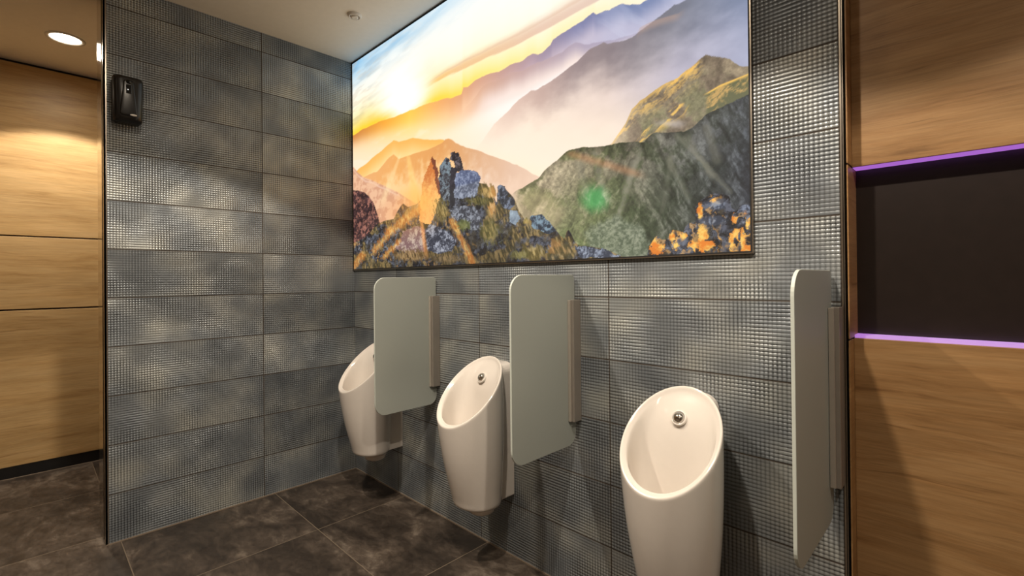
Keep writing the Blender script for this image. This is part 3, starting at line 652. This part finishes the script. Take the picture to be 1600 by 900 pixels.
# ------------------------------------------------------------------ soap/air dispenser on the left wall
def dispenser():
    yc, zc = -5.045, 9.06
    root = empty('air_freshener_dispenser', (0, yc, zc-.47), 'black plastic dispenser box mounted high on the grey tiled wall near its outer edge', 'dispenser')
    def outline(w, h, r, n=6, top=1.0, bot=1.0):
        p = []
        for sx, sz, a0 in ((1, 1, 0), (-1, 1, PI/2), (-1, -1, PI), (1, -1, 1.5*PI)):
            p += [((sx*(w-r)+r*math.cos(a0+a))*(top if sz > 0 else bot), sz*(h-r)+r*math.sin(a0+a)) for a in np.linspace(0, PI/2, n)]
        return p
    def loft(name, layers, mat, smooth=True, mx=0):
        bm = bmesh.new(); rs = []
        for x, w, h, r, tp, bt in layers: rs.append([bm.verts.new(Vector((x, y, z+.47))*S) for y, z in outline(w, h, r, top=tp, bot=bt)])
        n = len(rs[0])
        for k in range(len(rs)-1):
            for i in range(n): bm.faces.new((rs[k][i], rs[k][(i+1) % n], rs[k+1][(i+1) % n], rs[k+1][i]))
        bm.faces.new(rs[0]); bm.faces.new(rs[-1]); bmesh.ops.recalc_face_normals(bm, faces=bm.faces[:])
        o = mesh_obj(name, bm, mat, root, smooth)
        if smooth:
            b = o.modifiers.new('b', 'BEVEL'); b.width = .003; b.segments = 2; b.limit_method = 'ANGLE'; b.angle_limit = .7
        return o
    loft('housing', [(0.004, .235, .46, .05, 1, .96), (.16, .25, .475, .07, 1, .97), (.17, .24, .465, .07, 1, .97)], M_black)
    loft('front_cover', [(.172, .25, .475, .07, 1, .97), (.25, .245, .47, .08, 1, .96), (.31, .215, .445, .09, 1, .92), (.335, .16, .40, .09, .95, .9)], M_black)
    o = loft('raised_shield', [(.325, .12, .37, .05, .75, 1.25), (.352, .105, .35, .05, .72, 1.25)], M_black)
    bm = bmesh.new(); box(bm, .345, .362, -.042, .042, .56, .74, bevel=.006); mesh_obj('sensor_window', bm, M_blackg, root)
    bm = bmesh.new(); lathe(bm, [(.0001, .025), (.03, .02), (.045, .005), (.05, -.01)], 24, (.352, 0, .80), 'x', False); mesh_obj('lens', bm, M_blackg, root, True)
    bm = bmesh.new(); lathe(bm, [(.0001, .008), (.009, .006), (.012, 0)], 12, (.362, -.012, .635), 'x', False); mesh_obj('indicator_light', bm, emit('indicator', (.9, .9, .85), .8), root, True)
    bm = bmesh.new(); lathe(bm, [(.0001, .006), (.042, .006), (.05, 0)], 28, (0, 0, 0), 'x', False)
    for v in bm.verts: v.co = Vector((v.co.x+.350*S, v.co.y*1.15+.075*S, v.co.z*.42+.135*S))
    b = mesh_obj('badge', bm, M_white, root, True); b['label'] = 'small white oval badge'
    root.location = Vector((0.0, yc, zc-.47))*S
dispenser()

# ------------------------------------------------------------------ ceiling valve and downlights
root = empty('ceiling_vent', (2.335, -1.15, ZC), 'small round white vent valve on the ceiling near the tiled corner', 'vent')
bm = bmesh.new(); lathe(bm, [(.155, -.001), (.158, -.02), (.14, -.05), (.115, -.055), (.100, -.03), (.098, -.002)], 48, closed_ends=False); mesh_obj('outer_ring', bm, M_white, root, True)
bm = bmesh.new(); lathe(bm, [(.085, -.012), (.085, -.055), (.075, -.07), (.05, -.075), (.02, -.068), (.0001, -.068)], 48, closed_ends=False); mesh_obj('centre_disc', bm, M_white, root, True)
bm = bmesh.new(); lathe(bm, [(.099, -.002), (.0001, -.002)], 32, closed_ends=False); mesh_obj('throat', bm, M_dark, root)

def make_down():
    root = empty('ceiling_downlight', (0, 0, ZC), '', 'downlight', 'round recessed ceiling downlights')
    bm = bmesh.new(); lathe(bm, [(.385, -.001), (.38, -.022), (.35, -.034), (.31, -.026), (.300, -.004)], 64, closed_ends=False); mesh_obj('trim_ring', bm, M_white, root, True)
    bm = bmesh.new(); lathe(bm, [(.300, -.006), (.2, -.008), (.0001, -.009)], 64, closed_ends=False); mesh_obj('diffuser', bm, M_lamp, root, True)
    return root
d0 = make_down()
DOWN = [(-3.72, -5.80, 'round bright ceiling downlight in the passage left of the tiled wall'),
        (4.9, -5.0, 'round ceiling downlight above the space before the middle urinal'),
        (9.72, -5.0, 'round ceiling downlight above the space before the nearest urinal'),
        (-3.72, -11.0, 'round ceiling downlight at the rear end of the passage'),
        (14.6, -5.0, 'round ceiling downlight in front of the black panel'),
        (4.9, -11.0, 'round ceiling downlight at the rear, left one of the pair'),
        (11.5, -11.0, 'round ceiling downlight at the rear, right one of the pair')]
POW = [88, 136, 136, 25, 88, 14, 14]
for i, (x, y, lb) in enumerate(DOWN):
    o = d0 if i == 0 else copy_tree(d0)
    o.location = Vector((x, y, ZC))*S; o['label'] = lb
    ld = bpy.data.lights.new('downlight_lamp', 'SPOT'); ld.energy = POW[i]; ld.color = (1.0, .87, .715)
    ld.spot_size = math.radians(112); ld.spot_blend = .12; ld.shadow_soft_size = .035
    lo = bpy.data.objects.new('downlight_lamp', ld); C.objects.link(lo); lo.location = Vector((x, y, ZC-.06))*S
    lw = bpy.data.lights.new('downlight_fill', 'SPOT'); lw.energy = POW[i]*.14; lw.color = (1.0, .85, .67)  # second wide spot, added at each downlight to raise the ambient light
    lw.spot_size = math.radians(176); lw.spot_blend = .6; lw.shadow_soft_size = .07
    lo = bpy.data.objects.new('downlight_fill', lw); C.objects.link(lo); lo.location = Vector((x, y, ZC-.06))*S

# ------------------------------------------------------------------ world, colour management
w = bpy.data.worlds.new('world'); SC.world = w; w.use_nodes = True
w.node_tree.nodes['Background'].inputs[0].default_value = (.9, .8, .65, 1); w.node_tree.nodes['Background'].inputs[1].default_value = .02
SC.view_settings.view_transform = 'Standard'; SC.view_settings.look = 'None'; SC.view_settings.gamma = 1
SC.view_settings.use_curve_mapping = False; SC.view_settings.exposure = 0.1
SC.cycles.use_denoising = True
try: SC.cycles.denoiser = 'OPENIMAGEDENOISE'
except Exception: pass
SC.cycles.max_bounces = 8; SC.cycles.diffuse_bounces = 5; SC.cycles.glossy_bounces = 4; SC.cycles.transmission_bounces = 6
SC.cycles.sample_clamp_indirect = 4.0; SC.cycles.caustics_reflective = False; SC.cycles.caustics_refractive = False
